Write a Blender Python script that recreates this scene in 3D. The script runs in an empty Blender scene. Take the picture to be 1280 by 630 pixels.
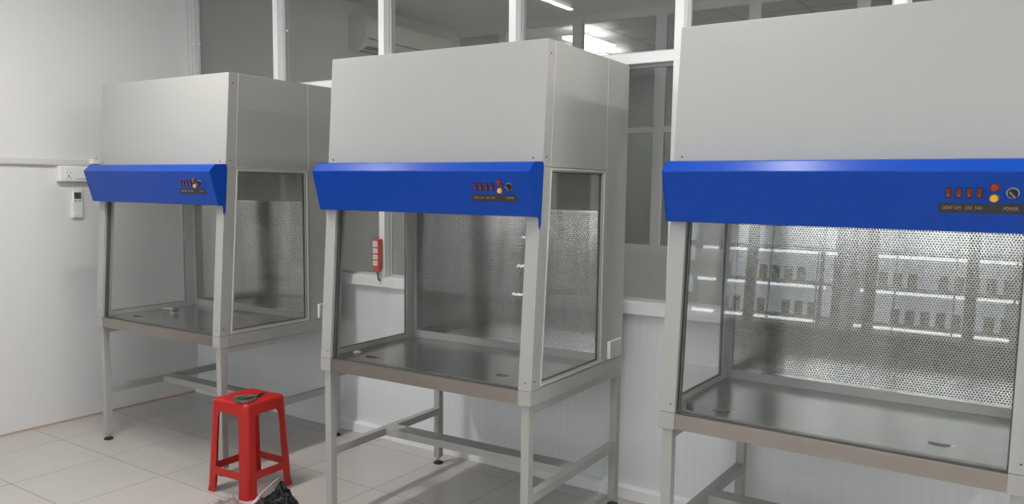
import bpy, bmesh, math, random
from mathutils import Vector, Matrix, noise
random.seed(7)
D = bpy.data
COL = bpy.context.scene.collection
PI = math.pi

# ------------------------------------------------------------------ materials
def mat(name, color, rough=0.5, metal=0.0, spec=0.5, bump=None, var=None, emit=None, coat=0.0):
    m = D.materials.new(name); m.use_nodes = True
    nt = m.node_tree; b = nt.nodes['Principled BSDF']
    b.inputs['Base Color'].default_value = (*color, 1)
    b.inputs['Roughness'].default_value = rough
    b.inputs['Metallic'].default_value = metal
    b.inputs['Specular IOR Level'].default_value = spec
    b.inputs['Coat Weight'].default_value = coat
    tc = nt.nodes.new('ShaderNodeTexCoord')
    if var:                                   # (scale, amount) soft mottling of the base colour
        n = nt.nodes.new('ShaderNodeTexNoise'); n.inputs['Scale'].default_value = var[0]; n.inputs['Detail'].default_value = 4
        nt.links.new(tc.outputs['Object'], n.inputs['Vector'])
        r = nt.nodes.new('ShaderNodeMapRange'); r.inputs['To Min'].default_value = 1-var[1]; r.inputs['To Max'].default_value = 1+var[1]
        nt.links.new(n.outputs['Fac'], r.inputs['Value'])
        x = nt.nodes.new('ShaderNodeVectorMath'); x.operation = 'SCALE'; x.inputs[0].default_value = color
        nt.links.new(r.outputs[0], x.inputs['Scale']); nt.links.new(x.outputs[0], b.inputs['Base Color'])
    if bump:                                  # (scale, strength)
        n = nt.nodes.new('ShaderNodeTexNoise'); n.inputs['Scale'].default_value = bump[0]
        nt.links.new(tc.outputs['Object'], n.inputs['Vector'])
        bb = nt.nodes.new('ShaderNodeBump'); bb.inputs['Strength'].default_value = bump[1]; bb.inputs['Distance'].default_value = 0.002
        nt.links.new(n.outputs['Fac'], bb.inputs['Height']); nt.links.new(bb.outputs[0], b.inputs['Normal'])
    if emit:
        b.inputs['Emission Color'].default_value = (*emit[0], 1); b.inputs['Emission Strength'].default_value = emit[1]
    return m

def glass_mat(name, tint, f0=0.04, rough=0.02, haze=0.0, hcol=(.6, .6, .6)):
    m = D.materials.new(name); m.use_nodes = True; nt = m.node_tree
    for n in list(nt.nodes):
        if n.type != 'OUTPUT_MATERIAL': nt.nodes.remove(n)
    out = [n for n in nt.nodes if n.type == 'OUTPUT_MATERIAL'][0]
    t = nt.nodes.new('ShaderNodeBsdfTransparent'); t.inputs[0].default_value = (*tint, 1)
    g = nt.nodes.new('ShaderNodeBsdfGlossy'); g.inputs['Roughness'].default_value = rough
    fr = nt.nodes.new('ShaderNodeFresnel'); geo = nt.nodes.new('ShaderNodeNewGeometry'); mr = nt.nodes.new('ShaderNodeMapRange')
    mr.inputs['To Min'].default_value = 1.45; mr.inputs['To Max'].default_value = 1/1.45      # same reflectance on either face of the sheet
    nt.links.new(geo.outputs['Backfacing'], mr.inputs['Value']); nt.links.new(mr.outputs[0], fr.inputs['IOR'])
    mx = nt.nodes.new('ShaderNodeMixShader')
    nt.links.new(fr.outputs[0], mx.inputs[0]); nt.links.new(t.outputs[0], mx.inputs[1]); nt.links.new(g.outputs[0], mx.inputs[2])
    last = mx
    if haze:
        d = nt.nodes.new('ShaderNodeBsdfDiffuse'); d.inputs[0].default_value = (*hcol, 1)
        m2 = nt.nodes.new('ShaderNodeMixShader'); m2.inputs[0].default_value = haze
        nt.links.new(mx.outputs[0], m2.inputs[1]); nt.links.new(d.outputs[0], m2.inputs[2]); last = m2
    nt.links.new(last.outputs[0], out.inputs[0])
    return m

def emis(name, col, s):
    return mat(name, (.8, .8, .8), emit=(col, s))

def grid_mat(name, base, line, size, origin, width, rough, axes=(0, 1), spec=0.5, tilevar=0.0, mottle=0.04):
    """tiles in world space: grout lines of a given width, slight tone change from tile to tile"""
    m = D.materials.new(name); m.use_nodes = True; nt = m.node_tree; b = nt.nodes['Principled BSDF']
    N, L = nt.nodes.new, nt.links.new
    geo = N('ShaderNodeNewGeometry'); sep = N('ShaderNodeSeparateXYZ'); L(geo.outputs['Position'], sep.inputs[0])
    masks = []; cells = []
    for k, ax in enumerate(axes):
        a = N('ShaderNodeMath'); a.operation = 'SUBTRACT'; L(sep.outputs[ax], a.inputs[0]); a.inputs[1].default_value = origin[k]-100*size[k]
        d = N('ShaderNodeMath'); d.operation = 'DIVIDE'; L(a.outputs[0], d.inputs[0]); d.inputs[1].default_value = size[k]
        f = N('ShaderNodeMath'); f.operation = 'FRACT'; L(d.outputs[0], f.inputs[0])
        fl = N('ShaderNodeMath'); fl.operation = 'FLOOR'; L(d.outputs[0], fl.inputs[0]); cells.append(fl)
        p = N('ShaderNodeMath'); p.operation = 'PINGPONG'; L(d.outputs[0], p.inputs[0]); p.inputs[1].default_value = 0.5
        c = N('ShaderNodeMath'); c.operation = 'LESS_THAN'; L(p.outputs[0], c.inputs[0]); c.inputs[1].default_value = width/size[k]/2
        masks.append(c)
    mk = masks[0]
    if len(masks) == 2:
        mk = N('ShaderNodeMath'); mk.operation = 'MAXIMUM'; L(masks[0].outputs[0], mk.inputs[0]); L(masks[1].outputs[0], mk.inputs[1])
    nz = N('ShaderNodeTexNoise'); nz.inputs['Scale'].default_value = 2.5; nz.inputs['Detail'].default_value = 6; L(geo.outputs['Position'], nz.inputs['Vector'])
    r = N('ShaderNodeMapRange'); r.inputs['To Min'].default_value = 1-mottle; r.inputs['To Max'].default_value = 1+mottle; L(nz.outputs['Fac'], r.inputs['Value'])
    fac = r
    if tilevar:
        cb = N('ShaderNodeCombineXYZ'); L(cells[0].outputs[0], cb.inputs[0]); L(cells[-1].outputs[0], cb.inputs[1])
        wn = N('ShaderNodeTexWhiteNoise'); L(cb.outputs[0], wn.inputs['Vector'])
        r2 = N('ShaderNodeMapRange'); r2.inputs['To Min'].default_value = 1-tilevar; r2.inputs['To Max'].default_value = 1+tilevar; L(wn.outputs['Value'], r2.inputs['Value'])
        fac = N('ShaderNodeMath'); fac.operation = 'MULTIPLY'; L(r.outputs[0], fac.inputs[0]); L(r2.outputs[0], fac.inputs[1])
    sc = N('ShaderNodeVectorMath'); sc.operation = 'SCALE'; sc.inputs[0].default_value = base; L(fac.outputs[0], sc.inputs['Scale'])
    mx = N('ShaderNodeMix'); mx.data_type = 'RGBA'; L(mk.outputs[0], mx.inputs['Factor']); L(sc.outputs[0], mx.inputs['A']); mx.inputs['B'].default_value = (*line, 1)
    L(mx.outputs['Result'], b.inputs['Base Color'])
    b.inputs['Roughness'].default_value = rough; b.inputs['Specular IOR Level'].default_value = spec
    return m

def steel_mat(name, color, rough, stretch=(1, 40, 1), amt=0.35, smear=0.10):
    """brushed stainless: roughness and tone drawn out along one direction, with wiped smears"""
    m = D.materials.new(name); m.use_nodes = True; nt = m.node_tree; b = nt.nodes['Principled BSDF']
    N, L = nt.nodes.new, nt.links.new
    tc = N('ShaderNodeTexCoord'); mp = N('ShaderNodeMapping'); mp.inputs['Scale'].default_value = stretch; L(tc.outputs['Object'], mp.inputs[0])
    n = N('ShaderNodeTexNoise'); n.inputs['Scale'].default_value = 6; n.inputs['Detail'].default_value = 5; L(mp.outputs[0], n.inputs['Vector'])
    n2 = N('ShaderNodeTexNoise'); n2.inputs['Scale'].default_value = 3.2; n2.inputs['Detail'].default_value = 3; L(tc.outputs['Object'], n2.inputs['Vector'])
    ad = N('ShaderNodeMath'); ad.operation = 'ADD'; L(n.outputs['Fac'], ad.inputs[0]); L(n2.outputs['Fac'], ad.inputs[1])
    r = N('ShaderNodeMapRange'); r.inputs['From Min'].default_value = .6; r.inputs['From Max'].default_value = 1.4
    r.inputs['To Min'].default_value = rough*(1-amt); r.inputs['To Max'].default_value = rough*(1+amt); L(ad.outputs[0], r.inputs['Value']); L(r.outputs[0], b.inputs['Roughness'])
    r2 = N('ShaderNodeMapRange'); r2.inputs['To Min'].default_value = 1-smear; r2.inputs['To Max'].default_value = 1+smear; L(n2.outputs['Fac'], r2.inputs['Value'])
    sc = N('ShaderNodeVectorMath'); sc.operation = 'SCALE'; sc.inputs[0].default_value = color; L(r2.outputs[0], sc.inputs['Scale']); L(sc.outputs[0], b.inputs['Base Color'])
    bp = N('ShaderNodeBump'); bp.inputs['Strength'].default_value = .02; bp.inputs['Distance'].default_value = .001; L(n2.outputs['Fac'], bp.inputs['Height']); L(bp.outputs[0], b.inputs['Normal'])
    b.inputs['Metallic'].default_value = 1
    return m

def perforated_mat(name, color, rough, pitch=0.0098, hole=0.29):
    """staggered round holes punched in stainless sheet (object x and z)"""
    m = D.materials.new(name); m.use_nodes = True; nt = m.node_tree; b = nt.nodes['Principled BSDF']
    N, L = nt.nodes.new, nt.links.new
    tc = N('ShaderNodeTexCoord'); sep = N('ShaderNodeSeparateXYZ'); L(tc.outputs['Object'], sep.inputs[0])
    def M(op, a, bb=None, c=None):
        n = N('ShaderNodeMath'); n.operation = op
        for i, q in enumerate((a, bb, c)):
            if q is None: continue
            if isinstance(q, (int, float)): n.inputs[i].default_value = q
            else: L(q, n.inputs[i])
        return n.outputs[0]
    row = pitch*0.866
    zz = M('DIVIDE', M('ADD', sep.outputs[2], 5.0), row); zi = M('FLOOR', zz); zf = M('SUBTRACT', M('SUBTRACT', zz, zi), .5)
    off = M('MULTIPLY', M('MODULO', zi, 2.0), .5)
    xx = M('ADD', M('DIVIDE', M('ADD', sep.outputs[0], 5.0), pitch), off); xf = M('SUBTRACT', M('FRACT', xx), .5)
    d = M('SQRT', M('ADD', M('MULTIPLY', xf, xf), M('MULTIPLY', M('MULTIPLY', zf, zf), .75)))
    hole_m = M('LESS_THAN', d, hole)
    # plain margin round the edge of the sheet
    inx = M('LESS_THAN', M('ABSOLUTE', M('SUBTRACT', sep.outputs[0], .527)), .500)
    inz = M('LESS_THAN', M('ABSOLUTE', M('SUBTRACT', sep.outputs[2], 1.055)), .304)
    hole_m = M('MULTIPLY', hole_m, M('MULTIPLY', inx, inz))
    # dusty smears in soft vertical streaks
    mp = N('ShaderNodeMapping'); mp.inputs['Scale'].default_value = (9, 1, 1.2); L(tc.outputs['Object'], mp.inputs[0])
    nz = N('ShaderNodeTexNoise'); nz.inputs['Scale'].default_value = 1.0; nz.inputs['Detail'].default_value = 6; L(mp.outputs[0], nz.inputs['Vector'])
    r = N('ShaderNodeMapRange'); r.inputs['From Min'].default_value = .35; r.inputs['From Max'].default_value = .65
    r.inputs['To Min'].default_value = .8; r.inputs['To Max'].default_value = 1.1; L(nz.outputs['Fac'], r.inputs['Value'])
    sc = N('ShaderNodeVectorMath'); sc.operation = 'SCALE'; sc.inputs[0].default_value = color; L(r.outputs[0], sc.inputs['Scale'])
    mx = N('ShaderNodeMix'); mx.data_type = 'RGBA'; L(hole_m, mx.inputs['Factor']); L(sc.outputs[0], mx.inputs['A']); mx.inputs['B'].default_value = (.04, .04, .04, 1)
    L(mx.outputs['Result'], b.inputs['Base Color'])
    L(M('SUBTRACT', 1.0, hole_m), b.inputs['Metallic'])
    L(M('ADD', M('MULTIPLY', hole_m, .6), rough), b.inputs['Roughness'])
    bp = N('ShaderNodeBump'); bp.inputs['Strength'].default_value = .05; bp.inputs['Distance'].default_value = .003
    n3 = N('ShaderNodeTexNoise'); n3.inputs['Scale'].default_value = 5; L(tc.outputs['Object'], n3.inputs['Vector'])
    L(n3.outputs['Fac'], bp.inputs['Height']); L(bp.outputs[0], b.inputs['Normal'])
    return m

M = {}
M['wall'] = mat('white_wall_paint', (.70, .695, .69), .55, var=(1.2, .02), bump=(25, .05))
M['ceiling'] = mat('ceiling_white', (.75, .75, .75), .7)
M['floor'] = grid_mat('floor_tiles', (.50, .47, .44), (.27, .24, .21), (.487, .487), (.333, -.113), .004, .22, tilevar=.025, mottle=.05)
M['panel'] = grid_mat('wall_panel_ribs', (.74, .765, .78), (.69, .705, .715), (.0415,), (.01,), .003, .4, axes=(0,), mottle=.015)
M['alu'] = mat('white_aluminium', (.84, .845, .85), .32, var=(3, .01))
M['corner'] = mat('corner_frame_grey', (.60, .61, .62), .4)
M['bead'] = mat('grey_glazing_bead', (.50, .52, .53), .4)
M['pane'] = glass_mat('window_glass', (.74, .75, .74), haze=.065, hcol=(.5, .505, .49))
M['cab_glass'] = glass_mat('cabinet_glass', (.965, .967, .962), haze=.008)
M['paint'] = mat('grey_powder_coat', (.375, .373, .357), .42, spec=.4, bump=(400, .04), var=(2, .015))
M['paint_glint'] = mat('grey_powder_coat_glint', (.60, .60, .58), .35)  # lighter copy of the coat, light caught by edges put into the colour
M['steel'] = steel_mat('worktop_steel', (.50, .50, .49), .235, (1, 5, 1), .16, .05)
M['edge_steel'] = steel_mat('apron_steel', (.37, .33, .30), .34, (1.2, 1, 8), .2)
M['perf'] = perforated_mat('perforated_steel', (.52, .51, .49), .14)
M['blue'] = mat('blue_enamel', (.001, .052, .36), .30, spec=.28, bump=(300, .02))
M['dark'] = mat('dark_gasket_and_shade', (.085, .087, .084), .5)
M['black'] = mat('black_plastic', (.018, .018, .02), .35)
M['screw'] = mat('dark_screw', (.10, .10, .10), .35, metal=.8)
M['foot'] = mat('foot_rubber', (.03, .03, .03), .6)
M['zinc'] = mat('threaded_zinc', (.45, .45, .45), .35, metal=1)
M['redlens'] = mat('red_lens', (.25, .012, .010), .25, coat=.5)
M['amber'] = mat('amber_lens', (.85, .40, .02), .3, coat=.5, emit=((1, .45, .05), .08))
M['rocker'] = mat('red_rocker', (.16, .012, .012), .3, coat=.3)
M['plate'] = mat('label_plate', (.022, .026, .03), .45)
M['letters'] = mat('label_letters', (.46, .22, .17), .5)
M['white'] = mat('white_plastic', (.80, .80, .79), .35)
M['offwhite'] = mat('remote_plastic', (.74, .73, .70), .4)
M['trunk'] = mat('trunking_plastic', (.62, .61, .59), .45)
M['lcd'] = mat('remote_screen', (.06, .065, .065), .25)
M['greybtn'] = mat('grey_buttons', (.38, .39, .39), .5)
M['stool'] = mat('red_stool_plastic', (.44, .014, .010), .33, spec=.5, bump=(60, .02))
M['green'] = mat('green_handle', (.03, .12, .085), .35)
M['strip_red'] = mat('red_strip_plastic', (.66, .060, .03), .35)
M['brown'] = mat('brown_dirt_line', (.46, .35, .28), .7)
M['film'] = glass_mat('clear_film', (.93, .93, .93), rough=.18, haze=.22, hcol=(.75, .75, .75))
M['bagclear'] = glass_mat('clear_bag_film', (.93, .90, .90), rough=.10, haze=.05, hcol=(.85, .83, .83))
M['bag'] = mat('black_bag_film', (.008, .008, .009), .33, spec=.35)
M['foil'] = mat('silver_foil', (.80, .80, .81), .38, metal=.35)
M['tube'] = emis('tube_light', (1, .98, .94), 8.0)
M['shelf_tube'] = emis('shelf_tube_light', (.92, .97, 1), 18.0)
M['panel_light'] = emis('panel_light', (1, .99, .96), 16.0)
M['jar'] = mat('pale_jar_medium', (.72, .68, .45), .35)
M['rack'] = mat('rack_grey', (.42, .43, .45), .4, metal=.4)
M['doorgrey'] = mat('dark_door_grey', (.13, .13, .125), .6)
M['farwall'] = mat('far_wall_grey', (.36, .38, .375), .6)
M['ac'] = mat('ac_plastic', (.78, .76, .72), .45)
M['ceil_tile'] = grid_mat('ceiling_tiles', (.74, .74, .73), (.16, .16, .16), (.61, .61), (.10, 3.05), .030, .35, mottle=.02)

# ------------------------------------------------------------------ mesh helpers
class MB:
    def __init__(s): s.bm = bmesh.new()
    def quad(s, *c):
        vs = [s.bm.verts.new(p) for p in c]; return s.bm.faces.new(vs)
    def box(s, a, b, mi=0):
        x0, y0, z0 = [min(a[i], b[i]) for i in range(3)]; x1, y1, z1 = [max(a[i], b[i]) for i in range(3)]
        v = [s.bm.verts.new(p) for p in ((x0, y0, z0), (x1, y0, z0), (x1, y1, z0), (x0, y1, z0), (x0, y0, z1), (x1, y0, z1), (x1, y1, z1), (x0, y1, z1))]
        for f in ((3, 2, 1, 0), (4, 5, 6, 7), (0, 1, 5, 4), (1, 2, 6, 5), (2, 3, 7, 6), (3, 0, 4, 7)):
            s.bm.faces.new([v[i] for i in f]).material_index = mi
        return s
    def prism(s, pts, axis, a, b, mi=0):
        """polygon pts extruded along axis ('x': pts are (y,z); 'y': (x,z); 'z': (x,y))"""
        def P(p, t): return {'x': (t, p[0], p[1]), 'y': (p[0], t, p[1]), 'z': (p[0], p[1], t)}[axis]
        A = [s.bm.verts.new(P(p, a)) for p in pts]; B = [s.bm.verts.new(P(p, b)) for p in pts]
        n = len(pts); fs = [s.bm.faces.new(A[::-1]), s.bm.faces.new(B)]
        for i in range(n): fs.append(s.bm.faces.new((A[i], A[(i+1) % n], B[(i+1) % n], B[i])))
        for f in fs: f.material_index = mi
        return s
    def frame(s, outer, inner, axis, a, b, mi=0):
        """ring between two polygons of equal count, extruded"""
        def P(p, t): return {'x': (t, p[0], p[1]), 'y': (p[0], t, p[1]), 'z': (p[0], p[1], t)}[axis]
        n = len(outer); V = {}
        for k, pts in (('o', outer), ('i', inner)):
            for t in (a, b): V[k, t] = [s.bm.verts.new(P(p, t)) for p in pts]
        for i in range(n):
            j = (i+1) % n
            for q in ((V['o', a][i], V['o', a][j], V['i', a][j], V['i', a][i]), (V['o', b][j], V['o', b][i], V['i', b][i], V['i', b][j]),
                      (V['o', a][j], V['o', a][i], V['o', b][i], V['o', b][j]), (V['i', a][i], V['i', a][j], V['i', b][j], V['i', b][i])):
                s.bm.faces.new(q).material_index = mi
        return s
    def cyl(s, c, axis, r, h, seg=20, r2=None, mi=0, smooth=True):
        """solid cylinder / cone from point c along vector axis, length h"""
        ax = Vector(axis).normalized(); t = ax.orthogonal().normalized(); w = ax.cross(t); c = Vector(c); r2 = r if r2 is None else r2
        A = []; B = []
        for i in range(seg):
            a = 2*PI*i/seg; d = t*math.cos(a)+w*math.sin(a)
            A.append(s.bm.verts.new(c+d*r)); B.append(s.bm.verts.new(c+ax*h+d*r2))
        f1 = s.bm.faces.new(A[::-1]); f2 = s.bm.faces.new(B); f1.material_index = f2.material_index = mi
        for i in range(seg):
            f = s.bm.faces.new((A[i], A[(i+1) % seg], B[(i+1) % seg], B[i])); f.smooth = smooth; f.material_index = mi
        return s
    def tube(s, pts, r, seg=8, closed=False, mi=0):
        pts = [Vector(p) for p in pts]; n = len(pts); rings = []
        for i, p in enumerate(pts):
            d = (pts[(i+1) % n]-pts[i-1]) if closed else (pts[min(i+1, n-1)]-pts[max(i-1, 0)])
            d.normalize(); t = d.cross(Vector((0, 0, 1)))
            if t.length < .1: t = d.cross(Vector((1, 0, 0)))
            t.normalize(); w = t.cross(d); rr = r[i] if isinstance(r, (list, tuple)) else r
            rings.append([s.bm.verts.new(p+(t*math.cos(2*PI*k/seg)+w*math.sin(2*PI*k/seg))*rr) for k in range(seg)])
        for i in range(n if closed else n-1):
            A, B = rings[i], rings[(i+1) % n]
            for k in range(seg):
                f = s.bm.faces.new((A[k], A[(k+1) % seg], B[(k+1) % seg], B[k])); f.smooth = True; f.material_index = mi
        if not closed: s.bm.faces.new(rings[0]).material_index = mi; s.bm.faces.new(rings[-1][::-1]).material_index = mi
        return s
    def build(s, name, mats, parent=None, bevel=0.0, loc=None, recalc=True):
        if recalc: bmesh.ops.recalc_face_normals(s.bm, faces=s.bm.faces)
        me = D.meshes.new(name); s.bm.to_mesh(me); s.bm.free()
        for m in (mats if isinstance(mats, (list, tuple)) else [mats]): me.materials.append(M[m])
        o = D.objects.new(name, me); COL.objects.link(o)
        if parent is not None: o.parent = parent
        if loc: o.location = loc
        if bevel:
            md = o.modifiers.new('bevel', 'BEVEL'); md.width = bevel; md.segments = 2; md.limit_method = 'ANGLE'; md.angle_limit = .6
        return o

def empty(name, loc=(0, 0, 0), rz=0.0):
    o = D.objects.new(name, None); COL.objects.link(o); o.location = loc; o.rotation_euler = (0, 0, rz); o.empty_display_size = .1
    return o
def tag(o, label=None, cat=None, group=None, kind=None):
    if label: o['label'] = label
    if cat: o['category'] = cat
    if group: o['group'] = group
    if kind: o['kind'] = kind
    return o
def struct(o): return tag(o, kind='structure')
def copy_tree(o, parent=None):
    c = o.copy(); COL.objects.link(c)
    if parent is not None: c.parent = parent
    for ch in list(o.children): copy_tree(ch, c)
    return c

# ------------------------------------------------------------------ room
RX, CEIL, FARY = 7.4, 2.97, -4.6
struct(MB().box((-.1, -7.4, -.1), (RX+.1, 6.1, 0)).build('floor', 'floor'))
struct(MB().box((-.1, -7.4, CEIL), (RX+.1, .04, CEIL+.1)).build('ceiling', 'ceiling'))
struct(MB().box((-.1, .04, CEIL), (RX+.1, 3.0, CEIL+.1)).build('ceiling', 'ceiling'))
struct(MB().box((-.1, 3.0, CEIL), (RX+.1, 6.1, CEIL+.1)).build('ceiling', 'ceil_tile'))
# left wall: solid up to the doorway well behind the picture's edge
struct(MB().box((-.1, -2.3, 0), (0, 6.1, CEIL)).box((-.1, -2.3, 2.2), (0, -4.3, CEIL)).box((-.1, -4.3, 0), (0, -7.4, CEIL)).build('wall_left', 'wall'))
struct(MB().box((RX, -7.4, 0), (RX+.1, 6.1, CEIL)).build('wall_right', 'wall'))
q = MB(); q.box((-.1, -7.5, 0), (RX+.1, -7.4, 1.0)).box((-.1, -7.5, 2.3), (RX+.1, -7.4, CEIL))
for x in (-.1, 1.3, 2.9, 4.5, 6.1): q.box((x, -7.5, 1.0), (x+.35, -7.4, 2.3))
struct(q.build('wall_front', 'wall'))
struct(MB().box((-.1, 6.0, 0), (RX+.1, 6.1, CEIL)).build('wall_far', 'farwall'))
d = struct(MB().box((-.07, -2.3, 0), (-.03, -4.3, 2.2)).build('door_1', 'doorgrey'))
# thin brown line of dirt where the left wall meets the tiles
struct(MB().box((0, -2.3, 0), (.006, -.002, .011)).build('trim_1', 'brown'))

# back partition -------------------------------------------------------------
struct(MB().box((0, .03, .055), (RX, .10, .89)).build('wall_back', 'panel'))
bb = MB(); bb.prism([(.0, 0), (.0, .052), (.010, .060), (.03, .062), (.03, 0)], 'x', 0, RX)
struct(bb.build('baseboard_back', 'alu'))
tr = MB(); tr.box((0, 0, .886), (RX, .10, .938)).box((0, .008, .938), (RX, .092, .945))
struct(tr.build('trim_2', 'alu', bevel=.002))                     # window sill rail
tr = MB(); tr.box((0, 0, 2.021), (RX, .095, 2.067)); struct(tr.build('trim_3', 'alu', bevel=.0015))   # transom
tr = MB(); tr.box((0, 0, 2.93), (RX, .095, CEIL)); struct(tr.build('trim_4', 'alu', bevel=.0015))     # head rail
MX = [0.0, .887, 1.763, 2.636, 3.507, 4.377, 5.25, 6.12, 6.99]
MW = .041
for i, x in enumerate(MX):
    w = .074 if i == 0 else MW
    for z0, z1 in ((.945, 2.021), (2.067, 2.93)):
        q = MB()
        if i == 0: q.box((0, 0, z0), (.024, .095, z1)).box((.024, .010, z0), (.052, .095, z1)).box((.052, .022, z0), (.074, .095, z1))
        else: q.box((x, 0, z0), (x+w, .045, z1)).box((x+.002, .045, z0), (x+w-.002, .095, z1))
        struct(q.build('trim_%d' % (5+i*2+(z0 > 2)), 'alu' if i else 'corner', bevel=.0015))
for i in range(len(MX)):
    x0 = MX[i]+(.074 if i == 0 else MW); x1 = MX[i+1] if i+1 < len(MX) else RX
    for k, (z0, z1) in enumerate(((.945, 2.021), (2.067, 2.93))):
        p = MB(); b = .013
        p.frame([(x0, z0), (x1, z0), (x1, z1), (x0, z1)], [(x0+b, z0+b), (x1-b, z0+b), (x1-b, z1-b), (x0+b, z1-b)], 'y', .046, .066)
        w = struct(p.build('window_%d' % (1+i*2+k), 'bead'))
        g = MB(); g.box((x0+.004, .054, z0+.004), (x1-.004, .058, z1-.004)); g.build('glass_pane', 'pane', w)
# little white screw caps on the frames, in pairs as in the photograph
for pos, ax, lab in (((.055, .022, 2.395), (0, -1, 0), 'on the corner frame'), ((.095, .046, 2.393), (0, -1, 0), 'beside the corner frame'), ((.928, .036, 2.40), (1, 0, 0), 'on the post above the leftmost cabinet'), ((.968, .046, 2.398), (0, -1, 0), 'beside the post above the leftmost cabinet')):
    q = MB(); q.cyl((0, 0, 0), ax, .0065, .004, 12)
    tag(q.build('screw_cap', 'white', loc=pos), 'tiny round white screw cap '+lab, 'screw cap', 'white screw caps on the window frames')

# second partition beyond the glass, and the room behind it -------------------
q = MB(); q.box((0, 3.0, 0), (RX, 3.06, .93)); struct(q.build('wall_beyond', 'panel'))
q = MB()
for z0, z1 in ((.93, .985), (1.94, 1.985), (2.91, CEIL)): q.box((0, 2.99, z0), (RX, 3.06, z1))
struct(q.build('trim_25', 'alu'))
for i, x in enumerate((-.01+.5, 1.29, 2.09, 2.87, 3.66, 4.45, 5.24, 6.03, 6.82)):
    q = MB(); q.box((x, 2.99, .985), (x+.085, 3.06, 1.94)).box((x, 2.99, 1.985), (x+.085, 3.06, 2.91)); struct(q.build('trim_%d' % (26+i), 'alu'))
g = MB(); g.box((0, 3.02, .985), (RX, 3.024, 1.94)).box((0, 3.02, 1.985), (RX, 3.024, 2.91)); struct(g.build('window_20', 'pane'))
for i, (x0, x1, y0, y1, lab) in enumerate(((1.02, 1.22, 3.32, 3.92, 'nearer'), (.30, .90, 4.35, 4.92, 'farther'))):
    q = MB(); q.box((x0-.018, y0-.018, CEIL-.115), (x1+.018, y1+.018, CEIL-.090)); f = MB(); f.frame([(x0-.02, y0-.02), (x1+.02, y0-.02), (x1+.02, y1+.02), (x0-.02, y1+.02)], [(x0, y0), (x1, y0), (x1, y1), (x0, y1)], 'z', CEIL-.089, CEIL-.082)
    f.box(((x0+x1)/2-.006, (y0+y1)/2-.006, CEIL-.089), ((x0+x1)/2+.006, (y0+y1)/2+.006, CEIL-.0005)); o = f.build('ceiling_light', 'alu'); tag(o, '%s lit square ceiling light seen through the glass above the middle cabinet' % lab, 'ceiling light', 'ceiling lights in the room beyond the glass')
    q.build('diffuser', 'panel_light', o)

# split air conditioner on the left wall of the room beyond -------------------
ac = empty('air_conditioner', (0, 1.52, 2.58))
tag(ac, 'wall-mounted split air conditioner seen through the glass left of the middle cabinet', 'air conditioner')
prof = [(-.004, 0), (.10, .0), (.155, .03), (.195, .09), (.205, .16), (.195, .23), (.17, .262), (.12, .275), (-.004, .275)]
q = MB(); q.prism([(a, b) for a, b in prof], 'y', 0, 1.10); q.build('housing', 'ac', ac, bevel=.006)
q = MB()
for k in range(4): q.box((.06+.028*k, .06, -.012+.008*k), (.075+.028*k, 1.04, -.004+.010*k))
q.build('louvre', 'doorgrey', ac)
q = MB(); q.box((.196, .03, .075), (.2085, 1.07, .08)); q.build('front_seam', 'doorgrey', ac)

# ------------------------------------------------------------------ behind the camera: glazed culture lab that the steel reflects
q = MB(); q.box((0, FARY-.05, 0), (RX, FARY, .89)); struct(q.build('wall_front', 'panel'))
q = MB(); q.box((0, FARY-.06, .89), (RX, FARY+.01, .945)).box((0, FARY-.06, 2.05), (RX, FARY+.01, 2.11)).box((0, FARY-.06, 2.90), (RX, FARY+.01, CEIL)); struct(q.build('trim_40', 'bead'))
for i, x in enumerate((.02, .95, 1.85, 2.62, 2.86, 3.75, 4.40, 4.95, 5.9, 6.8)):
    q = MB(); q.box((x, FARY-.06, .945), (x+.07, FARY+.01, 2.05)).box((x, FARY-.06, 2.11), (x+.07, FARY+.01, 2.90)); struct(q.build('trim_%d' % (41+i), 'bead'))
shelf_tubes = []
def rack(x, y, w, label):
    r = empty('culture_rack', (x, y, 0)); tag(r, label, 'rack', 'culture racks behind the camera')
    for a in (0, w):
        for b in (0, .5): MB().box((a-.015, b-.015, 0), (a+.015, b+.015, 2.1)).build('post', 'rack', r)
    for x_ in (.33, .66, .97):
        MB().box((w*x_-.006, .485, 0), (w*x_+.006, .50, 2.1)).build('upright', 'white', r)
    for k in range(6):
        z = .42+.30*k
        MB().box((-.015, -.015, z-.02), (w+.015, .515, z)).build('shelf', 'white', r)
        if k: MB().cyl((.05+.03*k, .36, z-.045), (1, 0, 0), .012, w-.25+.04*k, 10).build('tube_light', 'shelf_tube', r)
    return r
for i, (x, lab) in enumerate(((.5, 'lit steel culture rack nearest the dark door'), (1.95, 'lit steel culture rack second from the dark door'), (3.4, 'lit steel culture rack third from the dark door'), (4.85, 'lit steel culture rack nearest the right wall'))):
    rack(x, -5.9, 1.3, lab)
jar = MB(); jar.cyl((0, 0, 0), (0, 0, 1), .035, .10, 12).cyl((0, 0, .10), (0, 0, 1), .037, .02, 12, mi=1)
jar0 = jar.build('culture_jar', ['jar', 'white']); first = True
for i, x in enumerate((.5, 1.95, 3.4, 4.85)):
    for k in range(1, 4):
        for j in range(11):
            if (i*7+k*3+j*5) % 6 == 0: continue
            o = jar0 if first else jar0.copy()
            if not first: COL.objects.link(o)
            first = False
            o.location = (x+.09+.112*j, -5.52, .42+.30*(k+.0)+.0005)
            tag(o, 'pale culture jar standing on a lit rack shelf behind the camera', 'jar', 'culture jars on the racks')

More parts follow.
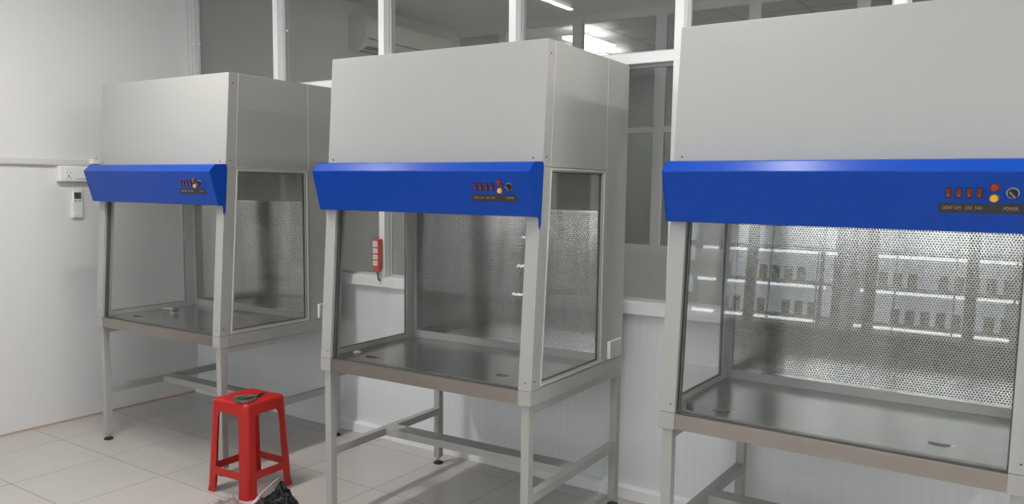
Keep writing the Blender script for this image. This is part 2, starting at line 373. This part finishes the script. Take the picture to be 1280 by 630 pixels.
# ------------------------------------------------------------------ ceiling lights of this room (fittings with lamps), plus added fill lights
def tube_fitting(x, y, rz, power, lab, ln=1.2, size=.05):
    f = empty('tube_light_fitting', (x, y, CEIL), rz); tag(f, lab, 'ceiling light', 'tube lights on the ceiling of this room')
    MB().box((-ln/2, -.04, -.035), (ln/2, .04, -.0005)).build('housing', 'white', f, bevel=.004)
    MB().cyl((-ln/2+.02, 0, -.052), (1, 0, 0), .014, ln-.04, 12).build('tube', 'tube', f)
    l = D.lights.new('tube_lamp', 'AREA'); l.shape = 'RECTANGLE'; l.size = ln; l.size_y = size; l.energy = power; l.color = (1, .975, .94)
    lo = D.objects.new('tube_lamp', l); COL.objects.link(lo); lo.parent = f; lo.location = (0, 0, -.075)
    return f
LP = 1.0
tube_fitting(1.60, -1.70, PI/2, 70*LP, 'ceiling tube light nearest the left wall', 1.2, .04)
tube_fitting(3.90, -1.25, PI/2, 30*LP, 'ceiling tube light over the rightmost cabinet', 1.2, .04)
tube_fitting(6.20, -1.15, PI/2, 84*LP, 'ceiling tube light nearest the right wall', 1.2, .04)
tube_fitting(2.70, -3.95, 0, 4*LP, 'added ceiling tube light beside the glazed partition', 1.2, .04)  # weak unseen back row, added for general light
tube_fitting(5.60, -3.95, 0, 4*LP, 'added ceiling tube light beside the glazed partition near the right wall', 1.2, .04)  # second light of the added back row
tube_fitting(6.40, 0.65, 0, 260*LP, 'added unseen tube light in the room beyond the glass', 1.2, .04)  # added out of view to brighten the room beyond and the air conditioner
def lamp(name, loc, size, power, rot, color=(1, 1, 1)):
    l = D.lights.new(name, 'AREA'); l.shape = 'RECTANGLE'; l.size, l.size_y = size; l.energy = power; l.color = color
    o = D.objects.new(name, l); COL.objects.link(o); o.location = loc; o.rotation_euler = rot
lamp('lab_fill', (3.6, -4.95, 2.7), (5, .3), 420, (math.radians(-62), 0, 0), (.93, .97, 1))  # invisible fill added to brighten the racks for their reflections
lamp('beyond_fill', (.8, 4.4, 2.84), (1.2, .6), 45, (0, 0, 0))  # invisible fill added below the ceiling panels to light the far room

# ------------------------------------------------------------------ laminar flow cabinet
W, DP, ZB, ZT, ZH, H = 1.069, .808, .654, .712, 1.53, 2.0
LEAN = .0684
def fv(z): return (z-ZT)*LEAN
VR = .626
def make_cabinet():
    c = empty('laminar_flow_cabinet')
    # --- stand
    LX = (.0115, .0465); LY = (.010, .045); LB = (.797, .832)
    for a, b in ((LX[0], LX[1]), (W-LX[1], W-LX[0])):
        for y0, y1 in (LY, LB):
            leg = MB().box((a, y0, .035), (b, y1, ZB-.002)).build('leg', 'paint', c, bevel=.0015)
            mx, my = (a+b)/2, (y0+y1)/2
            f = MB(); f.cyl((mx, my, .0), (0, 0, 1), .026, .006, 24, .026).cyl((mx, my, .006), (0, 0, 1), .024, .008, 24, .012)
            f.build('levelling_foot', 'foot', leg)
            f = MB(); f.cyl((mx, my, .012), (0, 0, 1), .006, .026, 12).cyl((mx, my, .018), (0, 0, 1), .011, .007, 6, smooth=False); f.build('foot_bolt', 'zinc', leg)
        MB().box((a, LY[1], .270), (b, LB[0], .305)).build('side_stretcher', 'paint', c, bevel=.0015)
        MB().box((a, LY[1], .619), (b, LB[0], ZB-.002)).build('side_rail', 'paint', c, bevel=.0015)
    MB().box((LX[1], .372, .270), (W-LX[1], .455, .305)).build('long_stretcher', 'paint', c, bevel=.0015)
    MB().box((LX[1], LB[0], .619), (W-LX[1], LB[1], ZB-.002)).build('rear_rail', 'paint', c, bevel=.0015)
    # --- base rails, corner blocks, worktop
    q = MB(); q.box((0, .056, ZB), (.02, DP, ZT)).box((W-.02, .056, ZB), (W, DP, ZT)).box((.02, DP-.02, ZB), (W-.02, DP, ZT)); q.build('base_rail', 'paint', c, bevel=.001)
    for a, b in ((0, .056), (W-.056, W)): MB().box((a, -.001, ZB), (b, .0558, ZT-.0008)).build('corner_block', 'paint', c, bevel=.0015)
    wt = MB().box((.0202, .0562, .680), (W-.0202, VR+.01, .7095)).build('worktop', 'steel', c)
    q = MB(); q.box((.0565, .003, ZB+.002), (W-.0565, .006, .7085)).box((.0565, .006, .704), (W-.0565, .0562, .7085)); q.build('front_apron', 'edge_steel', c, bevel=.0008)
    q = MB(); q.box((.0565, .016, .7085), (W-.0565, .024, .7125)); q.build('glass_gasket_and_shade', 'dark', c)
    for u, v in ((.170, .135), (.828, .176)):
        r = .031; pts = [(u-r, v+.006)]+[(u-r*math.cos(t), v+.002-r*.62*math.sin(t)) for t in [PI*k/14 for k in range(15)]]+[(u+r, v+.006)]
        fr = MB(); fr.prism(pts, 'z', .7094, .7104); s = fr.build('finger_recess_shade', 'black', wt)  # flat black inlay, the darkness of the hollow put into its colour
        q = MB(); q.prism([(u-r-.004, v+.006), (u+r+.012, v+.006), (u+r+.012, v+.010), (u-r-.004, v+.010)], 'z', .7094, .7125); q.build('recess_lip', 'steel', wt)
    MB().box((.0202, VR-.002, .7095), (W-.0202, VR+.012, .744)).build('rear_kerb', 'paint', c, bevel=.001)
    # --- housing: closed upper box with the rear plenum column
    q = MB(); hb = ZH+.010
    q.prism([(fv(hb), hb), (fv(H), H), (DP, H), (DP, ZT+.0005), (VR+.016, ZT+.0005), (VR+.016, hb)], 'x', .0015, W-.0015)
    shell = q.build('upper_housing', 'paint', c, bevel=.0015)
    # cover strips and panels standing a hair proud on both flanks (they make the visible seams)
    for s, x0, x1 in (('l', -.0008, .0015), ('r', W-.0015, W+.0008)):
        g = .0013
        q = MB(); q.prism([(fv(hb+.002)+.0015, hb+.002), (fv(H)+.0015, H-.001), (fv(H)+.058, H-.001), (fv(hb)+.062, hb+.002)], 'x', x0, x1); q.build('front_strip', 'paint', shell)
        q = MB(); q.prism([(fv(hb)+.062+g*1.6, hb+.004), (fv(H)+.058+g*1.6, H-.0025), (.594, H-.0025), (.594, hb+.004)], 'x', x0, x1); q.build('side_panel', 'paint', shell)
        q = MB(); q.prism([(.594+g*1.6, ZT+.002), (.594+g*1.6, H-.0025), (DP-.001, H-.0025), (DP-.001, ZT+.002)], 'x', x0, x1); q.build('rear_side_panel', 'paint', shell)
    for x0, x1 in ((-.0016, .0015), (W-.0015, W+.0016)):
        q = MB(); d = .0011
        q.prism([(fv(hb)+.060, hb+.003), (fv(hb)+.060+2*d, hb+.003), (fv(H)+.056+2*d, H-.002), (fv(H)+.056, H-.002)], 'x', x0, x1)
        q.prism([(.5945, hb+.003), (.5945+2*d, hb+.003), (.5945+2*d, H-.002), (.5945, H-.002)], 'x', x0, x1)
        q.prism([(fv(hb)+.062, hb+.0005), (.595, hb+.0005), (.595, hb+.003), (fv(hb)+.062, hb+.003)], 'x', x0, x1)
        q.build('panel_seam_glint', 'paint_glint', shell)  # raised pale strips imitate the light on the panel bends
    MB().box((.0185, VR+.004, .744), (W-.0185, VR+.008, 1.366)).build('perforated_grille', 'perf', c)
    MB().box((.0185, VR-.006, 1.367), (W-.0185, VR+.0155, hb)).build('upper_rear_panel', 'paint', c)
    MB().box((.0185, VR+.0085, ZT), (W-.0185, VR+.0155, 1.366)).build('plenum_back', 'dark', c)
    for u in (.0195, W-.0335):
        MB().box((u, VR-.004, .744), (u+.014, VR+.0035, 1.366)).build('grille_trim', 'paint', c)
    # --- leaning front posts
    for a, b in ((.0, .0558), (W-.0558, W)):
        q = MB(); q.prism([(fv(ZT), ZT+.0006), (fv(hb), hb), (fv(hb)+.056, hb), (fv(ZT)+.056, ZT+.0006)], 'x', a, b); q.build('front_post', 'paint', c, bevel=.0012)
    for a, b in ((.0562, .0600), (.0640, .0680), (W-.0600, W-.0562)):
        q = MB(); q.prism([(fv(.716)+.014, .716), (fv(hb)+.014, hb), (fv(hb)+.030, hb), (fv(.716)+.030, .716)], 'x', a, b); q.build('glass_gasket_and_shade', 'dark', c)  # dark-coloured strips stand in for the shaded inner frame face and glass edges
    q = MB(); q.prism([(fv(.715)+.018, .715), (fv(1.52)+.018, 1.52), (fv(1.52)+.022, 1.52), (fv(.715)+.022, .715)], 'x', .0605, W-.0605); q.build('front_glass', 'cab_glass', c)
    # --- side windows
    for side in (0, 1):
        x0, x1 = (.001, .019) if side == 0 else (W-.019, W-.001)
        zb, zt = .7135, hb-.0005
        out = [(fv(zb)+.0565, zb), (.6255, zb), (.6255, zt), (fv(zt)+.0565, zt)]
        inn = [(fv(.733)+.077, .733), (.566, .733), (.566, 1.522), (fv(1.522)+.077, 1.522)]
        q = MB(); q.frame(out, inn, 'x', x0, x1)
        # raised lip round the opening, on the outside
        xo0, xo1 = (-.003, x0) if side == 0 else (x1, W+.003)
        o2 = [(fv(.722)+.066, .722), (.584, .722), (.584, 1.534), (fv(1.534)+.066, 1.534)]
        i2 = [(fv(.726)+.071, .726), (.579, .726), (.579, 1.529), (fv(1.529)+.071, 1.529)]
        q.frame(o2, i2, 'x', xo0, xo1, 1)
        w = q.build('side_window', ['paint', 'paint_glint'], c)  # lip coloured pale for the light its edge catches
        xm = (x0+x1)/2
        g = MB(); g.prism([(fv(.728)+.072, .728), (.571, .728), (.571, 1.527), (fv(1.527)+.072, 1.527)], 'x', xm-.002, xm+.002); g.build('window_pane', 'cab_glass', w)
        gk = MB(); gk.frame([(p[0]+(.0 if k in (1, 2) else 0), p[1]) for k, p in enumerate(inn)], [(inn[0][0]+.004, inn[0][1]+.004), (inn[1][0]-.004, inn[1][1]+.004), (inn[2][0]-.004, inn[2][1]-.004), (inn[3][0]+.004, inn[3][1]-.004)], 'x', xm-.004, xm+.004)
        gk.build('window_gasket', 'dark', w)
    # --- control hood
    q = MB()
    q.prism([(.0555, 1.5565), (.000, 1.5545), (-.006, 1.551), (-.035, 1.5215), (-.036, 1.518), (.009, 1.360), (.012, 1.3565), (.034, 1.3560), (.0395, 1.3560), (.058, 1.3560)], 'x', .002, W-.002)
    hood = q.build('control_hood', 'blue', c, bevel=.0015)
    cap = [(.0560, 1.5570), (.000, 1.5550), (-.0065, 1.5515), (-.0355, 1.5220), (-.0365, 1.518), (.0085, 1.3595), (.012, 1.3560), (.033, 1.3555), (.0365, 1.350), (.0395, 1.316), (.044, 1.310), (.050, 1.312), (.052, 1.33), (.0665, 1.535), (.064, 1.551)]
    cap_l = cap[:8]+[(.040, 1.355), (.060, 1.355)]+cap[-2:]
    for a, b in ((-.0015, .002), (W-.002, W+.0015)):
        q = MB(); q.prism(cap if a > .5 else cap_l, 'x', a, b); q.build('hood_end_plate', 'blue', hood)
        q = MB(); q.cyl((b if a > .5 else a, .0455, 1.318 if a > .5 else 1.370), (1 if a > .5 else -1, 0, 0), .003, .0015, 10); q.build('screw', 'zinc', hood)
    # controls: local frame on the hood's leaning front face
    p0 = Vector((0, -.0355, 1.518)); p1 = Vector((0, .009, 1.360)); dn = (p1-p0).normalized(); nrm = Vector((0, dn.z, -dn.y)); nrm = nrm if nrm.y < 0 else -nrm
    def onf(u, z, off=0.0):
        t = (z-p0.z)/dn.z; return Vector((u, 0, 0))+p0+dn*t+nrm*off
    def slab(mb, u0, u1, z0, z1, o0, o1, mi=0):
        P = [onf(u, z, o) for o in (o0, o1) for u, z in ((u0, z0), (u1, z0), (u1, z1), (u0, z1))]
        v = [mb.bm.verts.new(p) for p in P]
        for f in ((3, 2, 1, 0), (4, 5, 6, 7), (0, 1, 5, 4), (1, 2, 6, 5), (2, 3, 7, 6), (3, 0, 4, 7)): mb.bm.faces.new([v[i] for i in f]).material_index = mi
    for k in range(4):
        u = .8285+.0243*k
        q = MB(); slab(q, u-.0078, u+.0078, 1.4490, 1.4775, -.001, .002, 0); slab(q, u-.0050, u+.0050, 1.4530, 1.4735, .002, .0045, 1); slab(q, u-.0012, u+.0012, 1.4555, 1.4585, .0045, .005, 2)
        q.build('rocker_switch', ['black', 'rocker', 'letters'], hood)
    for z, m, n in ((1.4775, 'redlens', 'red_pilot_lamp'), (1.4495, 'amber', 'amber_pilot_lamp')):
        q = MB(); c0 = onf(.935, z); q.cyl(c0-nrm*.001, nrm, .0125, .003, 20, mi=1).cyl(c0+nrm*.002, nrm, .0105, .007, 20, .008, mi=0); q.build(n, [m, 'rocker' if 'red' in n else 'dark'], hood)
    q = MB(); c0 = onf(.9765, 1.464); q.cyl(c0-nrm*.001, nrm, .0150, .003, 24, mi=1).cyl(c0+nrm*.002, nrm, .0122, .006, 24, mi=0)
    ang = math.radians(-40); ud = Vector((1, 0, 0)); a = (-dn)*math.cos(ang)*-1+ud*math.sin(ang)*-1
    a = (ud*.64+dn*.77).normalized(); bperp = a.cross(nrm)
    for (l0, l1, hw, o0, o1, mi) in ((-.011, .013, .0042, .008, .020, 0), (-.010, .011, .0013, .020, .0206, 1)):
        P = [c0+a*s+bperp*t+nrm*o for o in (o0, o1) for s, t in ((l0, -hw), (l1, -hw), (l1, hw), (l0, hw))]
        v = [q.bm.verts.new(p) for p in P]
        for f in ((3, 2, 1, 0), (4, 5, 6, 7), (0, 1, 5, 4), (1, 2, 6, 5), (2, 3, 7, 6), (3, 0, 4, 7)): q.bm.faces.new([v[i] for i in f]).material_index = mi
    q.build('power_switch', ['black', 'zinc'], hood)
    q = MB(); slab(q, .8035, 1.0020, 1.4085, 1.4355, -.001, .0012); q.build('label_plate', 'plate', hood)
    rotm = Matrix((Vector((1, 0, 0)), -dn, nrm)).transposed()
    for txt, u0, u1 in (('LIGHT', .8145, .8395), ('UV1', .8445, .8600), ('UV2', .8695, .8850), ('FAN', .8930, .9085), ('POWER', .9575, .9905)):
        cu = D.curves.new('label_text', 'FONT'); cu.body = txt; cu.size = .0125; cu.extrude = .0003; cu.align_x = 'CENTER'; cu.align_y = 'CENTER'
        t = D.objects.new('label_text', cu); COL.objects.link(t)
        bpy.context.view_layer.update()
        me = D.meshes.new_from_object(t.evaluated_get(bpy.context.evaluated_depsgraph_get())); D.objects.remove(t)
        xs = [v.co.x for v in me.vertices]; sx = (u1-u0)/(max(xs)-min(xs))
        base = onf((u0+u1)/2, 1.4225, .0015)
        for v in me.vertices: v.co = base+rotm@Vector((v.co.x*sx, v.co.y, v.co.z))
        me.materials.clear(); me.materials.append(M['letters'])
        to = D.objects.new('lettering', me); COL.objects.link(to); to.parent = hood
    # --- socket box on the right flank, screws
    q = MB(); q.box((W+.0008, .647, .722), (W+.017, .768, .800)); sb = q.build('socket_box', 'white', c, bevel=.003)
    q = MB(); q.box((W+.0172, .648, .723), (W+.0185, .767, .799)); q.build('protective_film', 'film', sb)
    for u in (.0285, W-.04):
        MB().cyl((u, fv(1.570)+.0005, 1.570), (0, -1, 0), .0036, .0022, 10).build('screw', 'screw', shell)
        MB().cyl((u+.012, fv(.742)+.0005, .742), (0, -1, 0), .0030, .0020, 10).build('screw', 'screw', shell)
    for x, v, z in ((W+.0005, .108, 1.949), (W+.0005, .022, .747), (W+.0005, .085, 1.575)):
        MB().cyl((x, v, z), (1, 0, 0), .0036, .0022, 10).build('screw', 'screw', shell)
    return c
CAB = [(.5032, -.9524, .0249, 'grey cabinet with a blue hood standing nearest the left wall, behind the red stool'),
       (2.3049, -.9461, .0329, 'middle grey cabinet with a blue hood, right of the red stool'),
       (3.8538, -.8540, -.0093, 'grey cabinet with a blue hood cut off by the right edge of the photo')]
cab0 = make_cabinet()
for i, (x, y, a, lab) in enumerate(CAB):
    o = cab0 if i == 0 else copy_tree(cab0)
    o.location = (x, y, 0); o.rotation_euler = (0, 0, a)
    tag(o, lab, 'cabinet', 'laminar flow cabinets along the glass partition')
def cabpt(i, u, v, w):
    x, y, a, _ = CAB[i]; return (x+u*math.cos(a)-v*math.sin(a), y+u*math.sin(a)+v*math.cos(a), w)

# small things on the worktops
t = empty('gas_tap', cabpt(0, .235, .320, .7097), .35); t.scale = (1.35, 1.35, 1.35); tag(t, 'small dark gas tap on the steel worktop of the leftmost cabinet', 'tap')
q = MB(); q.cyl((0, 0, 0), (0, 0, 1), .014, .006, 16).cyl((0, 0, .006), (0, 0, 1), .008, .016, 14).tube([(0, 0, .018), (-.03, 0, .021), (-.055, 0, .019)], [.006, .005, .004], 10); q.build('spout', 'zinc', t)
q = MB(); q.cyl((.004, 0, .014), (1, 0, 0), .009, .018, 14).box((.020, -.012, .010), (.026, .012, .018)); q.build('tap_handle', 'black', t)
t = MB(); t.cyl((0, 0, 0), (0, 0, 1), .017, .004, 24).cyl((0, 0, .004), (0, 0, 1), .012, .002, 24)
tag(t.build('round_cap', 'white', loc=cabpt(1, .055, .170, .7097)), 'small round white cap on the worktop of the middle cabinet', 'cap')
t = MB(); t.box((-.012, -.003, 0), (.012, .003, .014)).box((.009, -.010, 0), (.013, .010, .018))
o = t.build('metal_clip', 'zinc', loc=cabpt(2, .06, .125, .7097)); tag(o, 'small metal clip at the left front corner of the rightmost cabinet worktop', 'clip')

# ------------------------------------------------------------------ left wall fittings
q = MB(); q.box((.0, -2.3, 1.557), (.020, -.004, 1.592)).box((.020, -2.3, 1.561), (.023, -.004, 1.588))
tag(q.build('cable_trunking', 'trunk'), 'white plastic cable trunking running level along the left wall', 'cable trunking')
s = empty('socket_box', (0, -.885, 1.462)); tag(s, 'white twin wall socket box under the cable trunking on the left wall', 'socket')
MB().box((0.0002, 0, 0), (.034, .262, .094)).build('back_box', 'white', s, bevel=.004)
MB().box((.034, .003, .003), (.040, .259, .091)).build('face_plate', 'white', s, bevel=.003)
for y in (.030, .188):
    q = MB(); q.box((.0398, y, .012), (.0420, y+.052, .082)); so = q.build('socket_insert', 'white', s, bevel=.0008)
    q = MB()
    for dy, dz, r in ((.013, .052, .0028), (.033, .052, .0028), (.023, .036, .0038), (.023, .030, .0038), (.012, .020, .0032), (.034, .020, .0032), (.023, .072, .0022)): q.cyl((.0418, y+dy, dz), (1, 0, 0), r, .0007, 10)
    q.build('pin_hole', 'black', so)
q = MB(); q.box((.040, .100, .014), (.0415, .165, .020)); q.build('name_slot', 'greybtn', s)
q = MB(); q.box((0, -.030, -.0), (.045, .030, .030)); o = q.build('plug_adaptor', 'white', loc=(.0232, -.668, 1.571), bevel=.004)
tag(o, 'small white plug adaptor with a brown top behind the left end of the leftmost hood', 'adaptor')
MB().cyl((.022, 0, .029), (0, 0, 1), .012, .008, 16, .009).build('brown_button', mat and 'brown', o)
r = empty('remote_holder', (0, -.806, 1.246)); tag(r, 'white remote control in its wall holder below the twin socket', 'remote control')
MB().box((-.003, -.001, 0), (.022, .063, .100)).build('holder', 'offwhite', r, bevel=.003)
q = MB(); q.box((.004, .003, .008), (.0235, .059, .163)); rc = q.build('remote_body', 'offwhite', r, bevel=.004)
MB().box((.0235, .010, .112), (.0243, .052, .152)).build('screen', 'lcd', rc)
for dy in (.010, .034):
    MB().box((.0235, dy, .094), (.0245, dy+.017, .106)).build('button', 'greybtn', rc)

# red extension block hanging in front of the window post between the cabinets
x0, yb = 1.748, -.001
e = empty('extension_block', (x0, yb, .975)); tag(e, 'red four-way extension block hanging on the white window post, seen through the middle cabinet glass', 'extension block')
q = MB(); q.box((0, -.036, .022), (.046, 0, .188)).prism([(.0, .022), (.012, .0), (.034, .0), (.046, .022)], 'y', -.034, -.002); bd = q.build('body', 'strip_red', e, bevel=.004)
for k, (z0, z1) in enumerate(((.143, .176), (.108, .134), (.072, .098), (.037, .063))):
    q = MB(); q.box((.004, -.0375, z0), (.036, -.0358, z1)); s = q.build('socket_face', 'white', bd, bevel=.0008)
    q = MB(); zc = (z0+z1)/2
    if k == 0:
        for dx, dz, rr in ((.014, .009, .0025), (.026, .009, .0025), (.020, -.002, .0035), (.020, -.007, .0030)): q.cyl((dx, -.0374, zc+dz), (0, -1, 0), rr, .0006, 8)
    else:
        for dx in (.013, .020, .027): q.cyl((dx, -.0374, zc), (0, -1, 0), .0022, .0006, 8)
    q.build('pin_hole', 'black', s)
MB().tube([(.015, -.018, .188), (.015, -.018, .200), (.031, -.018, .200), (.031, -.018, .188)], .0025).build('hanging_loop', 'strip_red', e)
MB().tube([(.023, -.018, .004), (.024, -.020, -.015), (.028, -.022, -.035), (.031, -.012, -.052)], [.006, .005, .0045, .0045]).build('cable', 'black', e)

# ------------------------------------------------------------------ red plastic stool
HS = .450
def half(z): return .1425+(.1205-.1425)*(z/HS)+(.004*(1-z/.012) if z < .012 else 0)
def perim(p, h, r):
    """point on a rounded square; p in [0,4): side number + fraction along the side"""
    s = int(p) % 4; f = p-int(p); L = 2*h; t = (f-.5)*L; r_ = r
    x, y = t, -h
    if abs(t) > h-r_:                       # inside the corner arc: map the last r of each side to 45 degrees
        k = (abs(t)-(h-r_))/r_*(PI/4); x = math.copysign(h-r_+r_*math.sin(k), t); y = -h+r_*(1-math.cos(k))
    for _ in range(s): x, y = -y, x
    return x, y
def stool():
    st = empty('stool', (1.778, -.922, 0), math.radians(3)); tag(st, 'red plastic stool standing on the tiles in front of the leftmost cabinet', 'stool')
    LW = .205                                # leg width as a fraction of a side
    AR = .085; ZA, ZC = .342, .392           # arch: from ZA at the leg up to ZC in the middle
    def arch(f):
        d = min(f, 1-f)-LW
        if d <= 0: return ZA
        if d < AR: k = 1-d/AR; return ZC-(ZC-ZA)*(1-math.sqrt(max(0, 1-k*k)))
        return ZC
    fr = sorted(set([round(LW*k/6, 5) for k in range(7)]+[round(1-LW*k/6, 5) for k in range(7)]+[round(LW+AR*k/8, 5) for k in range(9)]+[round(1-LW-AR*k/8, 5) for k in range(9)]+[.4, .5, .6]))
    def strip(name, seq, zlo, zhi, n, extra=None):
        mb = MB(); rows = []
        for p in seq:
            a, b = zlo(p-math.floor(p)), zhi(p-math.floor(p)); col = []
            for k in range(n+1):
                z = a+(b-a)*k/n; x, y = perim(p % 4, half(z), .024); col.append(mb.bm.verts.new((x, y, z)))
            rows.append(col)
        for i in range(len(rows)-1):
            for k in range(n):
                f = mb.bm.faces.new((rows[i][k], rows[i+1][k], rows[i+1][k+1], rows[i][k+1])); f.smooth = True
        mb.bm.normal_update()
        for f in mb.bm.faces:                      # every face looks outwards, so the wall thickness goes inwards
            cc = f.calc_center_median()
            if f.normal.dot(Vector((cc.x, cc.y, 0))) < 0: f.normal_flip()
        o = mb.build(name, 'stool', st, recalc=False)
        md = o.modifiers.new('solid', 'SOLIDIFY'); md.thickness = .0045; md.offset = -1; es = o.modifiers.new('split', 'EDGE_SPLIT'); es.split_angle = .75
        return o
    # seat with its aprons, closed on top
    seq = [s+f for s in range(4) for f in fr[:-1]]; seq.append(3.99999)
    mb = MB(); rings = []
    for p in seq[:-1]:
        a = arch(p-math.floor(p)); col = []
        for k in range(7):
            z = a+(.438-a)*k/6; x, y = perim(p % 4, half(z), .024); col.append(mb.bm.verts.new((x, y, z)))
        for dz, dh in ((.4435, .0025), (.4475, .0065), (.4495, .013), (.4500, .022)):
            x, y = perim(p % 4, half(.438)-dh, max(.024-dh*.4, .010)); col.append(mb.bm.verts.new((x, y, dz)))
        rings.append(col)
    n = len(rings)
    for i in range(n):
        A, B = rings[i], rings[(i+1) % n]
        for k in range(len(A)-1):
            f = mb.bm.faces.new((A[k], B[k], B[k+1], A[k+1])); f.smooth = True
    mb.bm.faces.new([c[-1] for c in rings]); mb.bm.normal_update()
    for f in mb.bm.faces:
        if f.normal.dot(f.calc_center_median()-Vector((0, 0, .30))) < 0: f.normal_flip()
    o = mb.build('seat', 'stool', st, recalc=False); md = o.modifiers.new('solid', 'SOLIDIFY'); md.thickness = .0045; md.offset = -1; es = o.modifiers.new('split', 'EDGE_SPLIT'); es.split_angle = .75
    legseq = [f for f in fr if f <= LW+1e-6]
    for s in range(4):
        seq = [s-LW+x for x in legseq]; seq = [((s+4)-f) for f in reversed(legseq) if f > 0]+[s+4+f for f in legseq]
        strip('leg', seq, lambda f: 0.0, lambda f: ZA, 14)
        strip('stretcher', [s+f for f in fr if LW-1e-6 <= f <= 1-LW+1e-6], lambda f: .088, lambda f: .124, 1)
stool()
# green-handled snips lying on the stool
sn = empty('snips', (1.84, -.96, HS+.0005)); tag(sn, 'green-handled snips lying on the red stool', 'snips')
def loc(pts, dz): return [(x-1.84, y+.96, dz) for x, y in pts]
MB().tube(loc([(1.7881, -1.0119), (1.7881, -.9871), (1.8031, -.9609), (1.8232, -.9409), (1.8355, -.9284)], .009), [.006, .0065, .006, .0055, .005]).build('handle', 'green', sn)
MB().tube(loc([(1.8288, -1.0403), (1.8531, -1.0367), (1.8709, -1.0332), (1.8904, -1.0187), (1.8879, -.9868), (1.8675, -.953), (1.8358, -.9300), (1.8296, -.9612), (1.8300, -1.000)], .009), .0055, closed=True).build('handle', 'green', sn)
q = MB(); q.tube(loc([(1.8400, -.9317), (1.8336, -.9027), (1.8238, -.8792), (1.8206, -.8555)], .007), [.006, .0065, .005, .002]); q.build('blade', 'black', sn)

# ------------------------------------------------------------------ black bag with clear film at the bottom edge
def bag():
    cx, cy, pk = 2.145, -1.070, Vector((-.062, .073))
    mb = MB(); NR, NA = 26, 84; rows = []
    for i in range(NR+1):
        row = []
        for k in range(NA):
            t = i/NR; a = 2*PI*k/NA; q = Vector((math.cos(a)*t*2.2, math.sin(a)*t*2.2, 4.3))
            rr = .112*(1+.16*noise.noise(Vector((math.cos(a)*1.4, math.sin(a)*1.4, 2.2))))*t
            x, y = rr*math.cos(a), rr*math.sin(a)
            h = .070*max(0, 1-t**3)**.6
            dp = (Vector((x, y))-pk).length
            h += (.078)*math.exp(-(dp/.034)**1.3)*(1 if t < .97 else 0)
            edge = min(1, (1-t)*5)
            h += edge*(.034*(abs(noise.noise(q*1.3))-.25)+.022*(abs(noise.noise(q*2.4))-.2)+.002*noise.noise(q*6))
            row.append(mb.bm.verts.new((x+.010*edge*noise.noise(q*3+Vector((9, 0, 0))), y+.010*edge*noise.noise(q*3+Vector((0, 9, 0))), max(.001, h)*1.0 if t < 1 else .001)))
        rows.append(row)
    for i in range(1, NR):
        for k in range(NA): mb.bm.faces.new((rows[i][k], rows[i][(k+1) % NA], rows[i+1][(k+1) % NA], rows[i+1][k]))
    mb.bm.faces.new(rows[1]); mb.bm.faces.new(rows[NR][::-1])
    for v in rows[0]: mb.bm.verts.remove(v)
    o = mb.build('plastic_bag', 'bag', loc=(cx, cy, 0))
    tag(o, 'crumpled black plastic bag on the floor in front of the red stool', 'bag')
    # silvery inside of the film showing along the torn left edge
    L = [(2.079, -.993, .128), (2.066, -1.018, .108), (2.064, -1.050, .092), (2.072, -1.098, .076), (2.080, -1.140, .052)]
    mb = MB(); P = []
    for i, p in enumerate(L):
        p = Vector(p)-Vector((cx, cy, 0)); wd = (.006, .022, .026, .022, .012)[i]
        p += Vector((-.002, -.006, .004)); P.append((mb.bm.verts.new(p+Vector((-.75*wd, -.1*wd, -.6*wd))), mb.bm.verts.new(p+Vector((.35*wd, .1*wd, .35*wd)))))
    for i in range(len(P)-1): mb.bm.faces.new((P[i][0], P[i+1][0], P[i+1][1], P[i][1]))
    f = mb.build('silver_edge', 'foil', o); md = f.modifiers.new('solid', 'SOLIDIFY'); md.thickness = .0012
bag()
mb = MB(); N = 44
gx = [[None]*(N+1) for _ in range(N+1)]
for i in range(N+1):
    for j in range(N+1):
        u, v = i/N, j/N
        x = 1.868+.140*u-.02*v; y = -1.245+.155*v+.02*math.sin(u*7)
        e_ = min(u, 1-u, v, 1-v)*4; e_ = min(1, e_)
        z = .003+e_*(.022+.034*abs(noise.noise(Vector((u*3.1, v*3.1, 1.7))))*1.6+.016*abs(noise.noise(Vector((u*9, v*9, 5)))))
        gx[i][j] = mb.bm.verts.new((x+.01*noise.noise(Vector((u*4, v*4, 9))), y+.01*noise.noise(Vector((u*4, v*4, 3))), z))
for i in range(N):
    for j in range(N): mb.bm.faces.new((gx[i][j], gx[i+1][j], gx[i+1][j+1], gx[i][j+1]))
o = mb.build('clear_plastic_sheet', 'bagclear'); md = o.modifiers.new('solid', 'SOLIDIFY'); md.thickness = .0006
tag(o, 'crumpled clear plastic film on the floor between the stool and the black bag', 'plastic film')

# ------------------------------------------------------------------ world, camera, view
w = D.worlds.new('world'); bpy.context.scene.world = w; w.use_nodes = True
w.node_tree.nodes['Background'].inputs[0].default_value = (.86, .94, 1, 1); w.node_tree.nodes['Background'].inputs[1].default_value = 5.0
cam = D.cameras.new('camera'); co = D.objects.new('camera', cam); COL.objects.link(co)
r = Vector((0.83074797, 0.55649986, 0.01287272)); u = Vector((-0.06732715, 0.0774972, 0.99471666)); f = Vector((-0.55256209, 0.82722554, -0.10184819))
mw = Matrix((r, u, -f)).transposed().to_4x4(); mw.translation = Vector((4.9085, -3.3449, 1.4617)); co.matrix_world = mw
cam.sensor_width = 36; cam.sensor_fit = 'HORIZONTAL'; cam.lens = 998.05/1280*36; cam.shift_y = 21.43/1280; cam.clip_start = .05; cam.clip_end = 50
sc = bpy.context.scene; sc.camera = co
sc.view_settings.view_transform = 'Standard'; sc.view_settings.look = 'None'; sc.view_settings.gamma = 1; sc.view_settings.exposure = -0.75
sc.view_settings.use_curve_mapping = False
